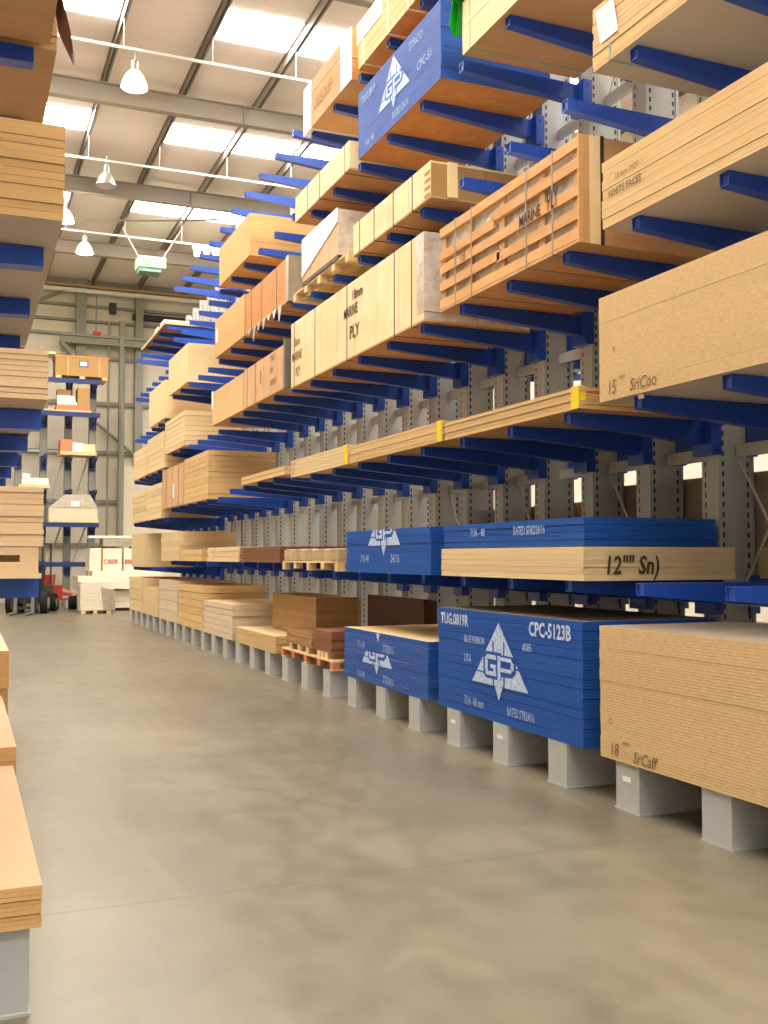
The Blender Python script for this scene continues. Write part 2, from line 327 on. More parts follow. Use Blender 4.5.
def highbay(loc, label, lit, s=.85, hang=0):
    o = thing('high_bay_lamp', label, 'lamp', loc, 'bell lamps under the roof')
    MB().tube((0, 0, .1*s), (0, 0, .34*s), .085*s, n=14).build('ballast_housing', M['hood'], o)
    MB().tube((0, 0, .34*s), (0, 0, (.62*s if not hang else RZ-loc[2])), .012, n=6).build('hook', M['hood'], o)
    MB().lathe([(.06*s, .12*s), (.13*s, .1*s), (.22*s, -.02*s), (.28*s, -.17*s), (.3*s, -.27*s), (.29*s, -.27*s), (.265*s, -.17*s), (.205*s, -.03*s), (.11*s, .07*s), (.0, .09*s)], 24).build('lamp_shade', M['glow'] if lit else M['hood'], o)
    MB().lathe([(.0, -.22*s), (.06*s, -.19*s), (.085*s, -.1*s), (.06*s, 0), (.03*s, .07*s)], 14).build('bulb', M['bulb'] if lit else M['alu'], o)
    if lit:
        ld = bpy.data.lights.new('lamp_light', 'POINT'); ld.energy = LAMP_W; ld.color = (1, .84, .62); ld.shadow_soft_size = .12
        lo = bpy.data.objects.new('lamp_light', ld); C.objects.link(lo); lo.parent = o; lo.location = (0, 0, -.36*s)
highbay((2.96, 20, 11.1), 'glowing bell lamp on the nearest lighting bar, at the top of the aisle', True)
highbay((3.18, 26, 11.22), 'unlit silver bell lamp on the middle lighting bar', False)
highbay((3.3, 32, 11.2), 'glowing bell lamp on a curved arm above the rear rack', True)
highbay((2.45, 29, 11.15), 'glowing bell lamp half behind the tall orange board stack on the left', True, .85, 1)
for y in (2, 8, 14): highbay((2.8, y, 11.1), 'glowing bell lamp high over the near end of the aisle', True, .85, 1)
o = thing('twin_lamp', 'small bright white lamp cluster on the farthest bar beside the right rack', 'lamp', (7.05, 32, 11.5))
for dx in (-.3, 0, .28): MB().tube((dx, 0, -.22), (dx, 0, .0), .09, n=12).build('bulb', M['bulb'], o)
MB().box(-.45, .45, -.08, .08, .0, .1).build('lamp_bracket', M['alu'], o)
o = thing('unit_heater', 'pale green box heater hanging under the roof near the end wall', 'heater', (5.45, 33, 10.95), None)
MB().box(-.44, .44, -.35, .35, 0, .34).build('casing', M['heat'], o)
mb = MB(); [mb.box(-.4, .4, -.36, -.35, .05+.06*i, .08+.06*i) for i in range(4)]; mb.build('grille', M['heatd'], o)
MB().box(-.38, .3, -.3, .3, -.14, 0).build('lower_tray', M['heatd'], o)
for s in (-1, 1): MB().tube((.35*s, 0, .34), (1.0*s, 0, 1.45), .015, n=6).build('hanger_rod', M['alu'], o)
P = [(2.55, 30.5, 11.55), (3.2, 30.5, 11.5), (4.2, 30.5, 11.63), (5.2, 30.5, 11.75), (6.3, 30.5, 11.9), (7.2, 30.5, 12.05)]
pipe('thin curved conduit sagging under the roof between the farther lamps', P, .03, M['girt'], 'conduit', 'roof_conduit')

# ---------------------------------------------------------------- right-hand cantilever rack
PITCHY = .885; Y0 = 5.12-.23
NEAR = (1.545, 2.82, 4.06, 5.25, 6.35, 7.42); MIDA = (1.64, 2.89, 4.12, 5.33, 6.58, 7.78); MID = (1.64, 2.8, 4.02, 5.3, 6.58, 7.72); FAR = (1.47, 2.62, 3.76, 4.88, 6.0, 7.05)
def col_mesh(h, wy=.2, dx=.36):
    mb = MB()
    mb.box(0, .03, -wy/2, wy/2, 0, h); mb.box(dx-.03, dx, -wy/2, wy/2, 0, h); mb.box(.03, dx-.03, -wy/2+.012, wy/2-.012, 0, h)
    z = .4
    while z < h-.1:
        for x in (.045, dx-.065): mb.box(x, x+.02, -wy/2+.011, -wy/2+.013, z, z+.042, 1)
        mb.box(-.0012, .0, wy/2-.05, wy/2-.035, z, z+.042, 1)
        z += .082
    return mb.mesh('column', [M['grey'], M['greyd']])
def arm_mesh(L=1.27, tip=.085, root=.19, w=.085, brk=.28):
    mb = MB(); t = .007                        # hollow tapering box beam, tip at x=0, top at z=0
    mb.hexa([(0,-w/2,-tip),(L,-w/2,-root),(L,-w/2+t,-root),(0,-w/2+t,-tip),(0,-w/2,0),(L,-w/2,0),(L,-w/2+t,0),(0,-w/2+t,0)])
    mb.hexa([(0,w/2-t,-tip),(L,w/2-t,-root),(L,w/2,-root),(0,w/2,-tip),(0,w/2-t,0),(L,w/2-t,0),(L,w/2,0),(0,w/2,0)])
    mb.box(0, L, -w/2+t, w/2-t, -t, 0)
    mb.hexa([(0,-w/2+t,-tip),(L,-w/2+t,-root),(L,w/2-t,-root),(0,w/2-t,-tip),(0,-w/2+t,-tip+t),(L,-w/2+t,-root+t),(L,w/2-t,-root+t),(0,w/2-t,-tip+t)])
    mb.box(.012, .02, -w/2+t, w/2-t, -tip+t, -t)
    mb.box(L-.0, L+.1, -.115, .115, -brk, .03)
    for z in (-.24, -.02):
        mb.tube((L+.05, -.13, z), (L+.05, -.115, z), .013, n=6)
    return mb.mesh('arm', M['blue'])
COL = col_mesh(8.35); ARM = arm_mesh()
fm = MB(); fm.box(-.03, 1.375, -.13, .13, .012, .325); fm.box(-.035, 1.375, -.145, .145, 0, .012); fm.box(-.032, 1.375, -.133, .133, .319, .325); FOOT = fm.mesh('base_foot', M['foot'])
bm_ = MB().box(0, .05, .1, PITCHY-.1, -.05, .05).mesh('cross_rail', M['grey'])
rod = MB(); rod.tube((0, .1, 0), (0, PITCHY-.1, 1.1), .012, n=6); ROD1 = rod.mesh('bracing_rod', M['grey'])
rod = MB(); rod.tube((.03, .1, 1.1), (.03, PITCHY-.1, 0), .012, n=6); ROD2 = rod.mesh('bracing_rod', M['grey'])
def ob(name, me, parent, loc, rz=0, sx=1):
    o = bpy.data.objects.new(name, me); C.objects.link(o); o.parent = parent; o.location = loc; o.rotation_euler = (0,0,rz); return o
FOOTNOTE = {2:'under the tall chipboard', 3:'white sticker on foot', 4:'under the big blue stack', 5:'under the big blue stack', 6:'under the big blue stack', 7:'under the low blue stack', 8:'under the low blue stack', 9:'under the low blue stack'}
for k in range(-2, 27):
    y = Y0+PITCHY*k; i = k+2
    lab = 'grey rack upright with blue arms, ' + ORD[i] + ' from near end' + (', ' + FOOTNOTE[i] if i in FOOTNOTE else ' of the right rack')
    o = thing('rack_upright', lab, 'rack upright', (4.22, y, 0), 'uprights of the right rack')
    ob('column', COL, o, (1.38, 0, 0)); ob('base_foot', FOOT, o, (0, .08, 0))
    lv = NEAR if y < 13.4 else MIDA if y < 17.7 else (MID if y < 23.3 else FAR)
    for z in lv: ob('arm', ARM, o, (.03, 0, z-.002))
    for z in (1.38, 2.58, 3.8, 5.0, 6.2, 7.4)[:(6 if k < 10 else 3)]: ob('cross_rail', bm_, o, (1.56, 0, z))
    if k < 9 and k % 2 == 1:
        for z in (1.44, 3.86, 6.25): ob('bracing_rod', ROD1, o, (1.57, 0, z)); ob('bracing_rod', ROD2, o, (1.57, 0, z))
    if k < 8:
        for z in (1.545, 2.82, 4.06, 5.25): ob('rear_arm', ARM, o, (3.04, 0, z-.002), math.pi)
        ob('rear_foot', FOOT, o, (3.05, 0, 0), math.pi)
    if k in (1, 3, 4): MB().box(-.034, -.032, .04, .13, .2, .235).build('paper_label', M['paper'], o)
    if k == 1:
        MB().hexa([(.01,-.1,2.79),(.01,-.04,2.79),(.013,-.04,2.79),(.013,-.1,2.79),(-.01,-.08,2.87),(-.01,-.02,2.85),(-.007,-.02,2.85),(-.007,-.08,2.87)]).build('paper_tag', M['paper'], o)

# ---------------------------------------------------------------- stacks on the right rack: foot level
G0 = 'stacks on the feet of the right rack'; G1 = 'stacks on the lowest arms of the right rack'; G2 = 'stacks on the second arms of the right rack'
G3 = 'stacks on the third arms of the right rack'; G4 = 'stacks on the fourth arms of the right rack'; G5 = 'stacks on the fifth arms of the right rack'; G6 = 'stacks on the top arms of the right rack'
m = M
s = stack('chipboard_stack', 'tall speckled chipboard stack at the lower right, pencil-marked 18mm, on the grey feet', 'board stack', G0, 3.7, 6.14, .327, 1.24, 12, 4, m['osb'], m['osbf'], X=4.17, jit=.004)
text('18', .13, m['inks'], s, 2.32, .03, shear=.1, xs=.8); text('mm', .05, m['inks'], s, 2.17, .12); text('SrCaff', .11, m['inks'], s, 2.06, .02, shear=.25, xs=.9); text('O', .06, m['inks'], s, 2.33, .24)
s = stack('blue_board_stack', 'big blue-edged sheet stack with the large white triangle emblem, on the grey feet', 'board stack', G0, 6.4, 8.85, .327, 1.25, 13, 3, m['gp'], m['gpt'], jit=.006)
emblem(s, 7.66-6.4, .63-.327, .535)
text('TUG.0819R', .14, m['white'], s, 2.38, .775, xs=.82, dil=.004); text('CPC-5123B', .155, m['white'], s, .76, .77, xs=.82, dil=.005)
text('BLUE RIBBON', .085, m['whiteb'], s, 1.9, .635, xs=.75); text('USA', .1, m['whiteb'], s, 1.9, .46, xs=.75); text('#385', .085, m['whiteb'], s, .86, .64, xs=.8)
text('7/16  48 mm', .11, m['whiteb'], s, 1.9, .08, xs=.65); text('RATED STR24/16', .1, m['whiteb'], s, 1.12, .085, xs=.6)
s = stack('blue_board_stack', 'low blue-edged stack with light wooden top and broken emblem, left of big blue stack', 'board stack', G0, 9.08, 11.43, .327, .9, 9, 3, m['gp'], m['facel'], jit=.008)
emblem(s, 10.41-9.08, .215, .5, slices=((-.25, -.0, 0), (.04, .3, -.02), )); emblem(s, 10.37-9.08, .575, .5, slices=((-.25, -.03, 0),))
for z in (.37, .04): text('7/16 48', .1, m['whiteb'], s, 1.92, z, xs=.75); text('STR24/16', .12, m['whiteb'], s, 1.15, z-.0, xs=.65)
# pallet with brown bundles
s = thing('pallet', 'flat pallet with orange-red blocks under the brown board bundles', 'pallet', (4.2, 11.86, .327)); pallet_parts(s, 2.17, 1.06, 0, 'oran')
for y0, y1, h, lab in ((12.02, 12.72, .27, 'reddish brown board bundle on the orange-block pallet, nearer one'), (12.78, 13.92, .2, 'light brown board bundle on the orange-block pallet, farther one')):
    stack('board_bundle', lab, 'board bundle', 'bundles on the orange-block pallet', y0, y1, .45, .45+.08+h, 5, 2, m['redb'] if h > .2 else m['brown'], m['redb'], X=4.24, D=1.0, jit=.03, bearer=.08)
s = stack('board_stack', 'low stack with a pale yellow top sheet, left of the orange-block pallet', 'board stack', G0, 14.33, 16.62, .327, .58, 6, 2, m['ply'], m['facel'], jit=.015)
stack('chipboard_stack', 'tall brown chipboard stack set back on top of the low pale-topped stack', 'board stack', G0, 13.98, 16.2, .583, 1.14, 9, 3, m['brown'], m['face'], X=4.7, D=.64, jit=.004)
stack('board_stack', 'whitish board stack with uneven layers left of the pale-topped low stack', 'board stack', G0, 16.89, 19.1, .327, .93, 6, 3, m['plyw'], m['facel'], jit=.02)
s = stack('plywood_stack', 'tall tan plywood stack between the whitish stacks on the grey feet', 'board stack', G0, 19.16, 21.55, .327, 1.18, 6, 4, m['ply'], m['brown'], jit=.012)
stack('plywood_stack', 'tall cream stack with a grey upper half beside the tall tan stack', 'board stack', G0, 21.62, 23.8, .327, 1.22, 4, 5, m['plyw'], m['face'], jit=.01)
stack('board_stack', 'plain tan smooth block of boards, second stack from the far end on the feet', 'board stack', G0, 23.92, 26.04, .327, 1.0, 2, 10, m['plyp'], m['face'], jit=.002)
stack('board_stack', 'dark brown boards set back on the plain tan block near the far end', 'board stack', G0, 23.98, 25.9, 1.003, 1.22, 4, 3, m['dark'], m['dark'], X=4.6, D=.8)
stack('plywood_stack', 'cream layered stack at the far end on the grey feet', 'board stack', G0, 26.14, 28.3, .327, 1.2, 6, 3, m['plyp'], m['facel'], jit=.03)
s = thing('dark_panel_pack', 'dark reddish-brown panels standing on edge behind the low blue stack', 'panel pack', (5.28, 11.54, .327))
for i in range(5): MB().box(.04*i, .04*i+.036, .01*i, 1.9-.008*i, 0, .87-.005*i).build('panel', m['dark'], s)

# lowest arms
s = stack('chipboard_stack', 'chipboard stack marked 12 on its end under the thin blue sheets', 'board stack', G1, 6.38, 8.78, 1.545, 1.8, 5, 3, m['plyp'], m['facel'], D=1.395, jit=.006)
text('12"" Sn)', .19, m['ink'], s, 0, .05, facing='Y', tx=.17, ty=-.012, xs=.8, shear=.15, dil=.004)
s = stack('blue_board_stack', 'thin blue-edged sheet stack lying on the chipboard stack marked 12', 'board stack', G1, 6.44, 8.83, 1.803, 2.02, 4, 3, m['gp'], m['gpt'], X=4.25, jit=.01)
text('7/16 - 48', .1, m['whiteb'], s, 1.83, .1, xs=.75); text('RATED STRD24/16', .1, m['whiteb'], s, 1.05, .1, xs=.62)
s = stack('blue_board_stack', 'blue-edged stack with the cut-off white emblem on the lowest arms', 'board stack', G1, 9.02, 11.38, 1.545, 2.02, 6, 4, m['gp'], m['gpt'], jit=.01)
emblem(s, 10.21-9.02, .3, .5, slices=((-.25, .345, 0),)); text('7/16 48', .11, m['whiteb'], s, 1.88, .12, xs=.75); text('24/16', .12, m['whiteb'], s, 1.0, .12, xs=.9)
s = thing('pallet', 'pale pallet under the wavy sheets on the lowest arms', 'pallet', (4.2, 11.69, 1.545)); pallet_parts(s, 2.3, 1.2)
s = thing('wavy_sheet_stack', 'cream wavy sagging thin sheets on the pale pallet, left of the upper blue stack', 'board stack', (4.22, 11.72, 1.667), G1)
for i in range(9):
    mb = MB(); z = .004+.0165*i; N_ = 40; L_ = 2.25
    a = .0045+.0004*i; ph = random.uniform(-.25, .25)
    f = lambda t: z+a*(1+math.sin(t*13+ph))-.002*math.sin(t*3)
    for j in range(N_):
        t0, t1 = L_*j/N_, L_*(j+1)/N_; c, d = f(t0), f(t1)
        mb.hexa([(0,t0,c),(1.15,t0,c),(1.15,t1,d),(0,t1,d),(0,t0,c+.009),(1.15,t0,c+.009),(1.15,t1,d+.009),(0,t1,d+.009)])
    mb.build('wavy_sheet', m['plyp'], s)
stack('dark_board_stack', 'low dark red-brown board stack beside the wavy sheets', 'board stack', G1, 14.13, 16.38, 1.64, 1.88, 5, 3, m['redb'], m['dark'], D=1.3)
s = stack('loose_boards', 'few loose pale boards with gaps, left of the dark red-brown stack', 'board stack', G1, 16.5, 18.8, 1.64, 1.9, 3, 1, m['plyp'], m['facel'], gap=.045, jit=.03)
stack('board_stack', 'small low orange-tan block in front of the tall tan stack, lowest arms', 'board stack', G1, 19.28, 21.4, 1.64, 1.87, 2, 4, m['ply'], m['face'])
stack('plywood_stack', 'tall tan stack with a bulging side on the lowest arms', 'board stack', G1, 21.5, 23.55, 1.64, 2.27, 6, 4, m['plyp'], m['face'], jit=.03)
stack('board_stack', 'tall pale smooth block at the far end on the lowest arms', 'board stack', G1, 25.9, 28.0, 1.47, 2.32, 3, 6, m['plyp'], m['facel'], jit=.003)
# second arms
s = stack('chipboard_stack', 'tall speckled chipboard stack pencil-marked 15mm at the right edge, second arms', 'board stack', G2, 3.7, 6.14, 2.82, 3.57, 8, 6, m['osb'], m['faceg'], X=4.19, jit=.002, gap=.001)
text('15', .14, m['inks'], s, 2.34, .04, shear=.1, xs=.75); text('mm', .05, m['inks'], s, 2.2, .13); text('SriCoo', .12, m['inks'], s, 2.08, .03, shear=.2, xs=.85); text('8', .06, m['inks'], s, 2.27, .33)
def yel(s, L, D, h, ys):
    for y in ys: MB().box(-.006, .06, y-.05, y+.05, 0, h+.004).build('yellow_guard', m['yellow'], s)
s = stack('plywood_stack', 'low plywood stack with a yellow corner below the marked 15mm chipboard, nearest low one', 'board stack', G2, 6.42, 8.7, 2.82, 2.985, 5, 3, m['ply'], m['face'], jit=.008); yel(s, 0, 0, .165, (.05,))
s = stack('plywood_stack', 'low plywood stack, second from the right, with a yellow near end', 'board stack', G2, 8.75, 11.25, 2.82, 3.02, 6, 3, m['ply'], m['face'], jit=.008); yel(s, 0, 0, .2, (.07,))
s = stack('plywood_stack', 'low pale plywood stack with a yellow end and scribbled far end, third from the right', 'board stack', G2, 11.34, 13.6, 2.82, 3.05, 6, 3, m['plyp'], m['face'], jit=.008); yel(s, 0, 0, .23, (.07,))
for i, t_ in enumerate(('18 WBP', 'BBCC', '2440')): text(t_, .06, m['inks'], s, 2.2, .15-.06*i, xs=.8)
stack('board_stack', 'thinnest tan board stack, left of the scribbled low stack', 'board stack', G2, 13.9, 16.33, 2.89, 3.02, 2, 3, m['ply'], m['face'])
s = stack('plywood_stack', 'tall tan layered plywood stack whose wide end faces the camera, second arms', 'board stack', G2, 18.8, 21.0, 2.8, 3.72, 9, 3, m['ply'], m['face'], D=1.3, jit=.02)
def panel_crate(label, group, y0, y1, z0, z1, body, panel, npan, X=4.2, D=1.2, strap=None, name='timber_crate', cat='crate', endm=None):
    """closed crate: body, seamed front panels, lid and base boards, end boards"""
    L = y1-y0; h = z1-z0; o = thing(name, label, cat, (X, y0, z0), group)
    MB().box(.014, D, .014, L-.014, .02, h-.02).build('inner_box', body, o)
    MB().box(0, D, 0, L, 0, .02).build('base_board', m['face'], o); MB().box(0, D, 0, L, h-.02, h).build('lid', panel, o)
    for i in range(npan):
        a, b = L*i/npan, L*(i+1)/npan
        MB().box(0, .014, a+.006, b-.006, .02, h-.02).build('side_panel', panel, o)
    for i in range(2): MB().box(.0+D/2*i+.004, D/2*(i+1)-.004, 0, .014, .02, h-.02).build('end_board', endm or panel, o)
    if strap: straps(o, L, D, 0, h, strap, m['strapd'])
    return o
s = panel_crate('brown timber crate with a paper tag, second arms, left of the tall tan stack', G2, 21.1, 23.5, 2.8, 3.68, m['crated'], m['cratep'], 4, strap=(.5, 1.2, 1.9))
MB().box(-.012, -.004, .95, 1.12, .2, .5).build('paper_tag', m['paper'], s)
stack('board_stack', 'pale stack seen left of the brown tagged crate, second arms', 'board stack', G2, 23.6, 25.7, 2.62, 3.44, 6, 3, m['plyp'], m['facel'], jit=.01)
stack('board_stack', 'pale stack at the far end on the second arms', 'board stack', G2, 25.76, 27.9, 2.62, 3.38, 6, 3, m['plyp'], m['facel'], jit=.01)
# third arms
s = stack('board_stack', 'board stack handwritten WHITE FACES at the right edge, third arms', 'board stack', G3, 3.68, 6.1, 4.06, 4.545, 7, 4, m['ply'], m['faceg'], jit=.008)
text('WHITE FACES', .075, m['inks'], s, 2.34, .2, xs=.82, dil=.001); text('18 mm  MDF', .06, m['inks'], s, 2.26, .31, xs=.85)
# open slatted crate
L, D, h = 2.38, 1.2, .82
s = thing('slatted_crate', 'open-slatted orange timber crate stencilled MARINE PLY, wrapped sheets inside', 'crate', (4.2, 6.42, 4.06), G3)
MB().box(.05, D-.03, .04, L-.04, .07, h-.04).build('wrapped_sheets', m['film'], s)
MB().box(0, D, 0, L, 0, .025).build('base_board', m['face'], s)
for y in (0, .5, 1.15, 1.75, L-.09): MB().box(.022, .05, y, y+.09, .025, h-.02).build('crate_post', m['crated'], s)
for z, (a, b) in ((.03, (0, L)), (.18, (0, 1.25)), (.2, (1.2, L)), (.36, (0, L)), (.5, (1.3, L)), (.56, (0, 1.32)), (.72, (0, L))):
    MB().hexa([(0, a, z), (.022, a, z), (.022, b, z+random.uniform(-.02, .02)), (0, b, z), (0, a, z+.085), (.022, a, z+.085), (.022, b, z+.085), (0, b, z+.085)]).build('slat', m['crate'], s)
MB().box(.0, .035, -.02, .0, .0, h).build('corner_post', m['crate'], s); MB().box(.035, .095, -.02, 0, 0, h).build('end_board', m['face'], s)
MB().box(.095, .185, -.03, 0, .0, h).build('end_board', m['pale'], s); MB().box(.185, D, -.02, 0, 0, h).build('end_board', m['face'], s)
straps(s, L, D, 0, h, (.35, .75, 1.72, 2.05), m['strapg'], .018)
MB().box(.19, .215, -.035, -.02, -.004, h+.004).build('end_strap', m['strapd'], s)
text('MARINE', .13, m['ink'], s, .86, .37, x=-.005, xs=.72, dil=.003); text('PLY', .2, m['ink'], s, .42, .37, x=-.005, xs=.5, dil=.003); text('18', .12, m['inks'], s, 1.95, .37, x=-.005)
# long crate
s = panel_crate('very long pale plywood-panelled crate marked 18mm MARINE PLY on the third arms', G3, 9.17, 13.62, 4.06, 4.96, m['face'], m['pale'], 7, strap=(.3, .75, 2.2, 3.4, 4.3), endm=m['film'])
MB().box(-.004, 1.21, -.012, .17, .1, .9).build('wrap_film', m['film'], s)
for t_, y, z, sz in (('18mm', 2.03, .68, .16), ('MARINE', 2.3, .5, .18), ('PLY', 2.1, .23, .22)): text(t_, sz, m['ink'], s, y, z, x=-.006, xs=.72 if t_ == 'MARINE' else .9, dil=.003)
for t_, y, z, sz in (('25mm', 4.3, .56, .15), ('MARINE', 4.38, .36, .17), ('PLY', 4.22, .13, .18)): text(t_, sz, m['inks'], s, y, z, x=-.006, xs=.7, dil=.003)
s = panel_crate('pinkish timber crate with black vertical stencilling and grey strap, third arms', G3, 13.9, 16.2, 4.12, 4.75, m['cratep'], m['cratep'], 6, strap=(1.6, 2.1))
MB().box(-.008, 1.215, -.01, .07, -.004, .705).build('corner_strap', m['strapg'], s)
for i, t_ in enumerate(('TIMBER', 'WBP', 'KEEP DRY')): text(t_, .12, m['ink'], s, .75, .5-.18*i, x=-.006, xs=.6)
text('1', .3, m['ink'], s, 1.35, .25, x=-.006)
s = stack('plywood_stack', 'smooth orange-tan stack with a white tag left of the pinkish crate, third arms', 'board stack', G3, 16.26, 18.5, 4.12, 4.73, 4, 6, m['ply'], m['face'], jit=.003)
MB().box(-.02, -.004, 2.1, 2.2, .3, .62).build('paper_tag', m['paper'], s)
stack('plywood_stack', 'pale plywood stack with wide layered end on the third arms, above the tall tan stack', 'board stack', G3, 21.0, 23.2, 4.02, 4.75, 7, 3, m['plyp'], m['face'], jit=.01)
stack('board_stack', 'pale stack with a slanting top line left of the layered one, third arms', 'board stack', G3, 23.35, 25.58, 3.76, 4.6, 6, 3, m['plyp'], m['facel'], jit=.01)
stack('board_stack', 'palest stack at the far end on the third arms', 'board stack', G3, 25.65, 27.8, 3.76, 4.5, 5, 3, m['plyp'], m['facel'], jit=.01)
# fourth arms
s = stack('board_stack', 'board stack with a white paper tag and teal strap at the upper right corner', 'board stack', G4, 3.75, 6.2, 5.25, 5.72, 8, 3, m['ply'], m['faceg'], jit=.01)
MB().hexa([(-.012, 2.18, .42), (-.009, 2.18, .42), (-.009, 2.4, .42), (-.012, 2.4, .42), (-.012, 2.12, .16), (-.009, 2.12, .16), (-.009, 2.34, .16), (-.012, 2.34, .16)][::1]).build('paper_tag', m['paper'], s)
straps(s, 2.45, 1.22, 0, .47, (2.24,), m['strapt'], .02)
def banded_crate(label, group, y0, y1, z0, z1, bands, **k):
    o = panel_crate(label, group, y0, y1, z0, z1, m['face'], m['pale'], 4, strap=bands, **k); return o
s = banded_crate('long flat pale crate with dark seams and a cleat on its brown end, fourth arms', G4, 9.0, 11.16, 5.25, 5.62, (.45, .95, 1.5, 1.95), endm=m['card'])
MB().box(.18, .28, -.03, 0, .02, .37).build('cleat', m['pale'], s)
mb = MB(); [mb.box(-.006, .0, .02, .14, .03+.075*i, .06+.075*i) for i in range(4)]; mb.build('sheet_edges', m['brown'], s)
s = thing('pallet', 'long pale pallet under the plastic-wrapped box on the fourth arms', 'pallet', (4.2, 11.33, 5.25)); pallet_parts(s, 2.2, 1.15)
s = panel_crate('orange-brown box with white plastic wrap over its top on the long pale pallet', G4, 11.7, 13.1, 5.373, 6.0, m['orange'], m['cratep'], 4, name='wrapped_box', cat='box')
MB().box(-.005, 1.205, -.006, 1.405, .0, .05).build('dark_base_frame', m['strapd'], s); MB().box(.0, 1.206, -.008, -.001, .05, .62).build('wrap_film', m['film'], s)
MB().hexa([(-.012, -.008, .46), (-.001, -.008, .46), (-.001, 1.41, .12), (-.012, 1.41, .12), (-.012, -.008, .635), (-.001, -.008, .635), (-.001, 1.41, .635), (-.012, 1.41, .635)]).build('wrap_film', m['filmw'], s)
s = panel_crate('orange timber crate with ragged wrap under it on the fourth arms', G4, 13.75, 16.1, 5.33, 5.97, m['orange'], m['orange'], 3, strap=(.6, 1.4, 2.0))
MB().box(-.008, 1.21, -.012, .12, 0, .66).build('corner_wrap', m['filmg'], s)
mb = MB()
for i in range(7): y = .3+.28*i; d = random.uniform(.05, .25); mb.hexa([(-.01, y, .02), (0, y, .02), (0, y+.2, .02), (-.01, y+.2, .02), (-.03, y+.05, -d), (-.028, y+.05, -d), (-.028, y+.09, -d), (-.03, y+.09, -d)])
mb.build('torn_wrap', m['filmg'], s)
s = stack('plywood_stack', 'orange-tan stack left of the ragged wrapped crate, fourth arms', 'board stack', G4, 16.2, 18.3, 5.33, 6.02, 3, 7, m['mdf'], m['face'], jit=.004)
MB().box(-.02, -.004, 1.85, 1.93, .25, .5).build('paper_tag', m['paper'], s)
stack('board_stack', 'big pale square-ended stack with a broad smooth end, fourth arms', 'board stack', G4, 20.75, 22.85, 5.3, 6.1, 3, 7, m['plyp'], m['facel'], D=1.3, jit=.004)
stack('board_stack', 'pale leaning-looking stack under the arm row at the far end, fourth arms', 'board stack', G4, 23.3, 25.4, 4.88, 5.75, 3, 7, m['plyp'], m['facel'], jit=.004)
# fifth arms
s = stack('plywood_stack', 'pale-edged plywood stack with brown underside beside the bright green plastic, top centre', 'board stack', G5, 5.95, 8.3, 6.35, 6.85, 4, 5, m['pale'], m['face'], jit=.006)
straps(s, 2.35, 1.22, 0, .5, (2.2, .4), m['strapt'], .02)
s = stack('blue_board_stack', 'blue-edged stack with white triangle emblem high on the fifth arms', 'board stack', G5, 8.77, 11.0, 6.35, 7.13, 6, 6, m['gp'], m['orange'], jit=.008)
emblem(s, 9.93-8.77, .285, .47)
text('TUG.0819', .12, m['whiteb'], s, 2.1, .6, xs=.8); text('STRCO', .12, m['whiteb'], s, .75, .6, xs=.9); text('CPC-51', .14, m['white'], s, .55, .3, xs=.8); text('7/16  48', .1, m['whiteb'], s, 2.0, .06, xs=.8); text('RATED 24/16', .11, m['whiteb'], s, 1.2, .06, xs=.7)
s = thing('green_plastic', 'bright green crumpled plastic hanging off a pale-edged stack beside the high blue stack', 'plastic sheet', (4.14, 8.02, 6.853))
mb = MB(); N_ = 8
pts = [[(.07*i, .07*j, .0+.09*abs(math.sin(i*1.7+j*2.3))) for i in range(N_)] for j in range(6)]
hang = [[(.07*i, .38+.03*q+.03*math.sin(i*2.1), .02-.09*q-.05*q*abs(math.sin(i*1.3))) for i in range(N_)] for q in range(3)]
rows = pts+hang
for a, b in zip(rows, rows[1:]):
    for i in range(N_-1): mb.poly([a[i], a[i+1], b[i+1], b[i]])
o_ = mb.build('crumpled_sheet', m['green'], s); md = o_.modifiers.new('s', 'SOLIDIFY'); md.thickness = .006
s = banded_crate('long flat pale crate with dark seams behind the high blue stack', G5, 11.3, 13.45, 6.35, 6.7, (.15, 1.1, 1.6))
stack('plywood_stack', 'big orange-tan stack with a wide smooth end, high in front of the roof', 'board stack', G5, 15.9, 18.0, 6.58, 7.27, 3, 8, m['mdf'], m['mdf'], D=1.3, jit=.004)
# top arms
s = stack('plywood_stack', 'pale stack with white hanging straps above the high blue stack, top arms', 'board stack', G6, 8.8, 11.0, 7.42, 7.95, 3, 6, m['ply'], m['face'], jit=.008)
straps(s, 2.2, 1.22, 0, .53, (.75, 1.3, 2.03), m['paper'], .03)
MB().box(-.01, 1.23, 1.45, 2.22, .3, .54).build('wrap_film', m['filmw'], s)
s = stack('plywood_stack', 'orange-tan stack with white wrapped ends and faint letters, top arms', 'board stack', G6, 11.25, 13.05, 7.42, 8.05, 7, 3, m['orange'], m['face'], jit=.006)
for a, b in ((-.01, .34), (1.5, 1.81)): MB().box(-.008, 1.23 if a > 1 else .01, a, b, -.004, .635).build('wrap_film', m['filmw'], s)
text('OR5OUP', .22, m['inks'], s, 1.4, .18, x=-.01, xs=.85)
# thin boards and white packs near the far end
s = stack('loose_boards', 'long thin dark boards lying across the high far arms', 'board stack', 'thin loads on the high far arms', 23.4, 26.7, 7.05, 7.11, 2, 1, m['plyp'], m['redb'])
for i, (y, lab) in enumerate(((23.6, 'small white pack on the high far arms, nearest of the pair'), (24.4, 'small white pack on the high far arms, farther of the pair'))):
    tag(MB().box(4.22, 4.9, y, y+.45, 7.112, 7.2).build('white_pack', m['whitepk']), lab, 'pack', 'white packs on the high far arms')

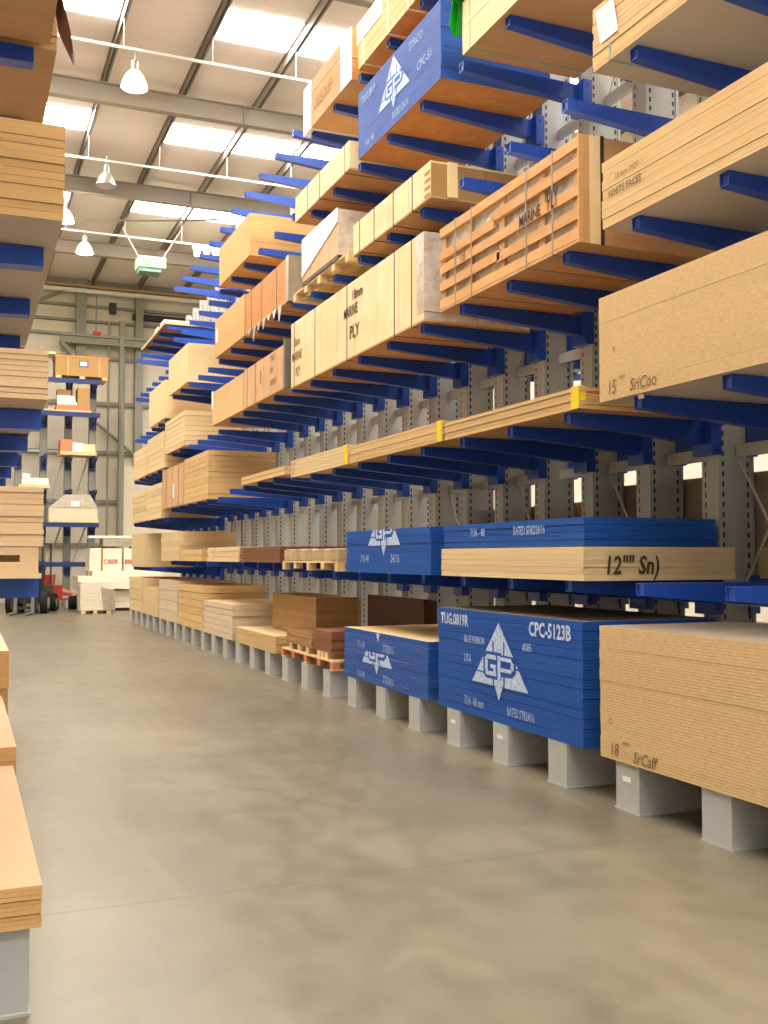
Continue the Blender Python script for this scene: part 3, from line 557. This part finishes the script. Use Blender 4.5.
# ---------------------------------------------------------------- goods on the rear side of the rack, seen between the columns
rear = [(3.6, 6.0, 1.545, 2.25, 'osbf', 'grey-brown chipboard stack behind the columns at the right edge, lowest rear arms'), (6.42, 8.76, 1.805, 2.42, 'osbf', 'grey-brown chipboard stack seen between the columns above the thin blue sheets'),
 (8.8, 11.2, 1.545, 2.3, 'brown', 'brown stack dimly seen between the columns above the second blue stack'), (6.15, 8.55, 2.82, 3.3, 'plyw', 'pale stack behind the columns, second rear arms'), (3.6, 6.0, 2.82, 3.5, 'plyw', 'pale stack behind the columns at the right edge, second rear arms'),
 (8.8, 11.2, 4.06, 4.8, 'redb', 'reddish stack behind the columns near the slatted crate'), (6.2, 8.5, 4.06, 4.7, 'plyw', 'pale stack behind the columns near the slatted crate'),
 (6.15, 8.55, .327, 1.1, 'plyp', 'pale stack on the rear feet behind the big blue stack'), (3.6, 6.0, .327, 1.15, 'plyp', 'pale stack on the rear feet behind the marked chipboard'), (6.3, 8.3, 5.25, 5.5, 'plyw', 'low white stack on the fourth rear arms behind the columns'), (6.38, 8.76, 1.545, 1.803, 'plyp', 'pale low stack on the lowest rear arms in line with the stack marked 12')]
for y0, y1, z0, z1, mm, lab in rear:
    stack('board_stack', lab, 'board stack', 'stacks on the rear side of the right rack', y0, y1, z0, z1, 5, 5, m[mm], m['faceg'], X=6.0, D=1.2, jit=.01)

# ---------------------------------------------------------------- left-hand rack
LX = .28
LARM = arm_mesh(L=1.2, tip=.075, root=.1, brk=.15)
LCOL = col_mesh(6.6, dx=.3)
for k in range(7):
    y = 4.28+PITCHY*k
    o = thing('rack_upright', 'grey upright with blue arms of the left rack, ' + ORD[k] + ' from the near end', 'rack upright', (LX, y, 0), 'uprights of the left rack')
    ob('column', LCOL, o, (-1.3, 0, 0), math.pi)
    ob('base_foot', FOOT, o, (-.05, 0, 0), math.pi)
    for z in (1.64, 2.3, 2.95, 4.18): ob('arm', LARM, o, (0, 0, z-.002), math.pi)
GL = 'stacks on the left rack'
def lstack(name, label, y0, y1, z0, z1, n, sub, edge, top, xe=.28, D=1.2, jit=.006, **k):
    return stack(name, label, 'board stack', GL, y0, y1, z0, z1, n, sub, edge, top, X=xe-D, D=D, jit=jit, **k)
lstack('board_stack', 'low tan stack with peach top at the lower left corner, on grey feet', 4.12, 6.52, .327, .49, 3, 3, m['mdf'], m['facep'], xe=.30, jit=.008)
lstack('board_stack', 'second low tan peach-topped stack on the left feet, behind the corner one', 6.56, 9.0, .327, .59, 3, 3, m['mdf'], m['facep'], xe=.32)
lstack('board_stack', 'taller tan stack on the left feet, farthest visible on that side', 9.06, 11.5, .327, .95, 2, 6, m['mdf'], m['facep'], xe=.37, jit=.02)
s = thing('slotted_box', 'smooth pale box with a dark hand slot below the peach boards on the left', 'box', (LX-1.25, 3.95, 1.642), GL)
mb = MB(); mb.box(0, 1.24, 0, 2.4, 0, .018); mb.build('base_board', m['plyp'], s)
mb = MB(); mb.box(0, 1.08, .02, 2.4, .018, .115); mb.box(1.08, 1.23, .02, 2.4, .018, .06); mb.box(1.08, 1.23, .02, 2.4, .085, .115); mb.box(1.08, 1.23, .1, 2.4, .06, .085); mb.box(1.165, 1.23, .02, .1, .06, .085); mb.build('box_body', m['mdfp'], s)
s = lstack('board_stack', 'peach smooth-edged boards above the slotted box on the left', 3.97, 6.35, 1.759, 1.98, 10, 1, m['mdfp'], m['facep'], xe=.275, part='board', jit=.005)
lstack('board_stack', 'peach board stack with a dirt mark below the grey underside, left middle', 3.96, 6.36, 2.302, 2.485, 9, 1, m['mdfp'], m['faceg'], xe=.285, part='board', jit=.003)
lstack('board_stack', 'stack beyond the left peach boards whose underside shows over the blue arms', 6.4, 8.8, 2.302, 2.5, 5, 2, m['mdfp'], m['faceg'], xe=.285)
lstack('board_stack', 'tall stack of thick orange boards with striped edges at the left', 3.88, 6.28, 2.952, 3.31, 12, 1, m['mdf'], m['faceg'], xe=.325, part='board', jit=.004, gap=.0016)
lstack('board_stack', 'stack beyond the thick orange boards on the same left arms', 6.33, 8.73, 2.952, 3.3, 6, 2, m['mdf'], m['faceg'], xe=.32)
s = lstack('board_stack', 'stack seen from below at the top left corner, brown underside, nearest', 2.65, 5.08, 4.182, 4.6, 6, 2, m['brown'], m['face'], xe=.35)
mb = MB()
q = [(1.2, 2.2, .3), (1.2, 2.05, .3), (1.27, 2.0, -.1), (1.3, 2.08, -.25), (1.29, 2.15, -.12), (1.24, 2.2, 0)]
q = [(p[0]-.01, p[1]+.1, p[2]*.8) for p in q]; mb.poly(q); mb.poly([(p[0]+.006, p[1], p[2]) for p in q][::-1]); mb.build('torn_wrap', m['torn'], s)
s = lstack('board_stack', 'stack seen from below behind the top left corner one, brown underside', 5.13, 7.5, 4.182, 4.6, 6, 2, m['brown'], m['face'], xe=.385)

# ---------------------------------------------------------------- small rack across the end of the aisle
RY = 37.6
earm = MB(); earm.hexa([(-.05, 0, -.1), (.05, 0, -.1), (.05, 1.1, -.34), (-.05, 1.1, -.34), (-.05, 0, 0), (.05, 0, 0), (.05, 1.1, 0), (-.05, 1.1, 0)]); earm.box(-.11, .11, 1.05, 1.15, -.45, .03); EARM = earm.mesh('arm', m['bluefar'])
ecol = MB(); ecol.box(-.12, -.09, 0, .3, 0, 7.6); ecol.box(.09, .12, 0, .3, 0, 7.6); ecol.box(-.09, .09, .03, .27, 0, 7.6); ECOL = ecol.mesh('column', m['girt'])
EL = (1.55, 2.9, 4.05, 5.22, 6.7, 7.85)
for i, x in enumerate((1.75, 2.58, 3.41, 4.24)):
    o = thing('rack_upright', 'grey upright with blue arms facing the aisle at the end wall, ' + ORD[i] + ' from the left', 'rack upright', (x, RY, 0), 'uprights of the rack at the end wall')
    ob('column', ECOL, o, (0, 0, 0)); MB().box(-.12, .12, -1.15, 0, 0, .3).build('base_foot', m['foot'], o)
    for z in EL:
        if i == 3 or z > 1: ob('arm', EARM, o, (0, -1.12, z))
    if i < 3:
        MB().box(.12, .71, .1, .16, 3.1, 3.18).build('cross_rail', m['grey'], o); MB().box(.12, .71, .1, .16, 5.4, 5.48).build('cross_rail', m['grey'], o)
        MB().tube((.1, .13, 3.15), (.72, .13, 5.4), .03, n=6).build('bracing_rod', m['grey'], o); MB().tube((.1, .13, 1.2), (.72, .13, 3.1), .03, n=6).build('bracing_rod', m['grey'], o)
EF = RY-1.15
for z, lab in ((7.85, 'long blue shelf beam, topmost on the end-wall rack, under the wooden crate'), (6.7, 'long blue shelf beam under the boxes on the end-wall rack'), (2.9, 'long blue shelf beam under the wrapped bundle on the end-wall rack'), (1.55, 'lowest long blue shelf beam on the end-wall rack')):
    tag(MB().box(1.7, 4.35, EF-.06, EF, z-.16, z-.002).build('shelf_beam', m['bluefar']), lab, 'beam', 'shelf beams of the end-wall rack')
s = thing('wooden_crate', 'long tan wooden crate with a white label on top of the end-wall rack', 'crate', (2.85, EF, 7.852))
MB().box(0, 1.75, 0, 1.1, .1, .78).build('crate_box', m['card'], s); MB().box(-.03, 1.8, -.02, 1.12, .74, .8).build('lid', m['orange'], s)
for x in (.02, .8, 1.55): MB().box(x, x+.18, -.01, 1.1, 0, .1).build('skid', m['palep'], s)
for x in (.4, 1.45): MB().box(x, x+.03, -.015, 0, .1, .78).build('strap', m['palep'], s)
MB().box(.78, 1.08, -.012, 0, .42, .64).build('label_frame', m['bluep'], s); MB().box(.82, 1.04, -.016, -.012, .46, .6).build('paper_label', m['paper'], s)
tag(MB().box(1.6, 2.85, EF, EF+.3, 8.66, 8.74).build('loose_plank', m['plyp']), 'pale plank sticking out left of the wooden crate', 'plank')
MB()
s = thing('pallet', 'pallet with reddish boards carrying boxes on the end-wall rack', 'pallet', (2.9, EF, 6.702)); MB().box(-.4, 1.15, 0, 1.05, 0, .06).build('base_board', m['palep'], s); MB().box(.0, 1.1, 0, 1.05, .06, .2).build('deck_board', m['oran'], s)
tag(MB().box(2.95, 3.4, EF+.3, EF+.9, 6.905, 7.5).build('cardboard_box', m['card']), 'plain cardboard box at the left on the end-wall pallet', 'box', 'boxes on the end-wall rack')
tag(MB().box(3.6, 4.0, EF+.05, EF+.75, 6.905, 7.55).build('cardboard_box', m['card']), 'tall cardboard box at the right on the end-wall pallet', 'box', 'boxes on the end-wall rack')
s = thing('white_rolls', 'white rolls lying in front of the boxes on the end-wall pallet', 'rolls', (2.92, EF+.02, 6.905))
for i in range(3): MB().tube((0, .08+.05*i, .08+.11*(i % 3)), (.66-.05*i, .08+.05*i, .08+.11*(i % 3)), .075, n=10).build('roll', m['whitepk'], s)
s = thing('flat_pack', 'low flat load with red and white ends on the middle of the end-wall rack', 'pack', (3.05, EF, 5.222)); MB().box(0, 1.2, 0, 1.0, 0, .12).build('pallet_base', m['palep'], s)
MB().box(.0, .4, 0, .9, .12, .52).build('red_carton', m['oran'], s); MB().box(.4, .72, 0, .9, .12, .42).build('white_carton', m['paper'], s); MB().box(.72, 1.15, 0, .9, .12, .38).build('board_pile', m['plyp'], s)
s = thing('flat_pack', 'whitish flat pack on a pallet at the left end of the end-wall rack', 'pack', (1.72, EF, 4.052)); MB().box(0, 1.0, 0, 1.0, 0, .12).build('pallet_base', m['palep'], s); MB().box(.1, .95, 0, .95, .12, .34).build('board_pile', m['whitepk'], s); MB().box(.12, .35, -.01, .4, .34, .48).build('paper_label', m['paper'], s)
s = thing('wrapped_bundle', 'large bundle loosely wrapped in film with a white label, end-wall rack', 'bundle', (2.7, EF, 2.902))
MB().box(.0, 1.65, 0, 1.05, 0, .1).build('pallet_base', m['palep'], s); MB().box(.0, 1.6, .02, 1.0, .1, .5).build('board_pile', m['plyw'], s)
MB().hexa([(0, 0, .5), (1.62, 0, .5), (1.6, 1, .5), (0, 1, .5), (.5, .1, .95), (1.35, .1, .98), (1.3, .8, .98), (.5, .8, .95)]).build('wrap_film', m['filmg'], s); MB().box(.72, 1.0, -.012, .03, .55, .72).build('paper_label', m['paper'], s)

# ---------------------------------------------------------------- packs at the end of the aisle
s = thing('wrapped_pallet_load', 'film-wrapped white load on a small pallet in front of the long white packs', 'pallet load', (3.3, 32.1, 0))
for x in (.05, .4, .8): MB().box(x, x+.12, 0, .9, 0, .1).build('pallet_runner', m['palep'], s)
MB().box(0, 1.0, 0, .9, .1, .13).build('pallet_deck', m['palep'], s)
mb = MB()
for i in range(12): mb.box(.02+random.uniform(-.01,.01), .98+random.uniform(-.01,.01), .0, .88, .13+.07*i, .13+.07*i+.062)
mb.build('board_pile', m['whitepk'], s)
mb = MB(); mb.hexa([(.7, -.02, .1), (1.05, -.02, .1), (1.05, .92, .1), (.7, .92, .1), (.62, -.03, .8), (1.02, -.02, .72), (1.02, .9, .72), (.62, .9, .8)]); mb.build('wrap_film', m['filmg'], s)
GP_ = 'white packs at the end of the aisle'
def wpack(lab, x0, x1, y0, y1, z0, z1, n=3, mm='whitepk', strap=()):
    o = thing('white_pack', lab, 'pack', (x0, y0, z0), GP_)
    for i in range(n): MB().box(random.uniform(0, .02), x1-x0, 0, y1-y0, (z1-z0)*i/n, (z1-z0)*(i+1)/n-.006).build('sheet_bundle', m[mm], o)
    for a in strap: MB().box(a, a+.04, -.006, 0, 0, z1-z0).build('strap', m['orange'], o)
    return o
wpack('lowest long white pack on the floor behind the wrapped pallet', 4.2, 6.2, 33.6, 34.8, .1, .66); tag(MB().box(4.2, 6.2, 33.7, 34.7, 0, .098).build('timber_skid', m['dark']), 'dark timber skid under the lowest long white pack', 'skid')
wpack('long white pack resting above the wrapped pallet load, with round marks', 3.35, 5.6, 33.3, 34.9, .72, 1.12, 2)
for x, lab in ((3.5, 'tan timber stand left under the long white pack'), (5.4, 'tan timber stand right under the long white pack')): tag(MB().box(x, x+.12, 34.82, 34.9, 0, .718).build('timber_stand', m['palep']), lab, 'stand')
wpack('thin white pack lying on the long white pack', 3.8, 6.0, 33.4, 34.8, 1.122, 1.28, 2)
s = wpack('white pack with striped ends left of the red-lettered packs', 3.72, 4.08, 33.5, 34.7, 1.282, 2.0, 9)
s = wpack('white pack with red lettering on its front, left one', 4.1, 4.72, 33.5, 34.7, 1.282, 2.0, 2, strap=(.0,)); text('CIBER', .2, m['red'], s, 0, .22, facing='Y', tx=.06, ty=-.012, xs=.85, dil=.004)
s = wpack('white pack with red lettering on its front, right one', 4.75, 5.4, 33.5, 34.7, 1.282, 2.0, 2, strap=(.0,)); text('BIIK', .2, m['red'], s, 0, .22, facing='Y', tx=.06, ty=-.012, xs=.85, dil=.004)
s = wpack('grey film-wrapped pack on top of the red-lettered packs', 4.15, 5.6, 33.6, 34.6, 2.06, 2.32, 2, 'filmg')
for x, lab in ((4.25, 'dark spacer left under the grey wrapped pack'), (5.1, 'dark spacer right under the grey wrapped pack')): tag(MB().box(x, x+.3, 33.6, 34.6, 2.002, 2.058).build('timber_spacer', m['dark']), lab, 'spacer')
tag(MB().box(3.7, 5.9, 33.6, 34.6, 2.325, 2.4).build('long_board', m['whitepk']), 'long thin white board topmost on the pile of white packs', 'board')

# forklift facing the camera
s = thing('forklift_truck', 'red forklift truck with dark mast and tyres at the end of the aisle', 'forklift', (1.75, 32.6, 0), None, math.radians(-14))
MB().box(-.5, .5, .45, 1.9, .3, .85).build('chassis', m['darkm'], s); MB().box(-.5, .5, 1.9, 2.4, .25, 1.15).build('counterweight', m['redp'], s)
MB().box(-.42, .42, .5, .75, .85, 1.3).build('dashboard', m['darkm'], s); MB().box(-.28, .28, 1.1, 1.6, .85, 1.0).build('seat', m['rubber'], s); MB().box(-.28, .28, 1.55, 1.68, 1.0, 1.45).build('seat_back', m['rubber'], s)
for x in (-.45, .41):
    for y in (.4, 1.85): MB().box(x, x+.05, y, y+.05, .85, 2.1).build('guard_post', m['darkm'], s)
mb = MB(); [mb.box(-.45, .46, .4+.25*i, .45+.25*i, 2.1, 2.14) for i in range(7)]; mb.box(-.47, -.43, .4, 1.9, 2.1, 2.15); mb.box(.43, .47, .4, 1.9, 2.1, 2.15); mb.build('overhead_guard', m['darkm'], s)
for x in (-.36, .26): MB().box(x, x+.1, .08, .24, .05, 2.2).build('mast_rail', m['darkm'], s)
mb = MB(); [mb.box(-.4, .4, .0, .06, z, z+.09) for z in (.15, .5)]; [mb.box(x, x+.06, .005, .055, .24, .5) for x in (-.4, -.03, .34)]; mb.build('fork_carriage', m['darkm'], s)
for z in (1.4, 2.05): MB().box(-.26, .26, .1, .2, z, z+.1).build('mast_crossbar', m['darkm'], s)
for x in (-.3, .2): mb = MB(); mb.box(x, x+.1, -1.0, .0, .04, .08); mb.box(x, x+.1, -.05, 0, .04, .6); mb.build('fork', m['strapg'], s)
for x in (-.58, .42):
    for y, r in ((.45, .34), (1.95, .28)):
        w_ = MB().tube((x, y, r), (x+.2, y, r), r, n=24).build('tyre', m['rubber'], s); MB().tube((x-.01, y, r), (x+.21, y, r), r*.5, n=16).build('wheel_hub', m['hood'], w_)
s = thing('pallet_truck', 'salmon-coloured low arm machine with a dark wheel between forklift and wrapped pallet', 'machine', (2.98, 35.4, 0))
MB().tube((.0, 0, .62), (.42, 0, .5), .1, .07, n=8).build('upper_arm', m['pink'], s); MB().tube((.0, 0, .35), (.7, 0, .42), .07, .1, n=8).build('lower_arm', m['pink'], s)
MB().box(-.15, .1, -.1, .1, .3, .8).build('body', m['redp'], s); MB().tube((.3, -.06, .22), (.62, -.06, .22), .22, n=18).build('wheel', m['rubber'], s); MB().box(-.1, .0, -.1, .1, 0, .3).build('leg', m['darkm'], s)
MB().tube((.46, -.06, .22), (.5, 0, .45), .03, n=6).build('axle_fork', m['darkm'], s)
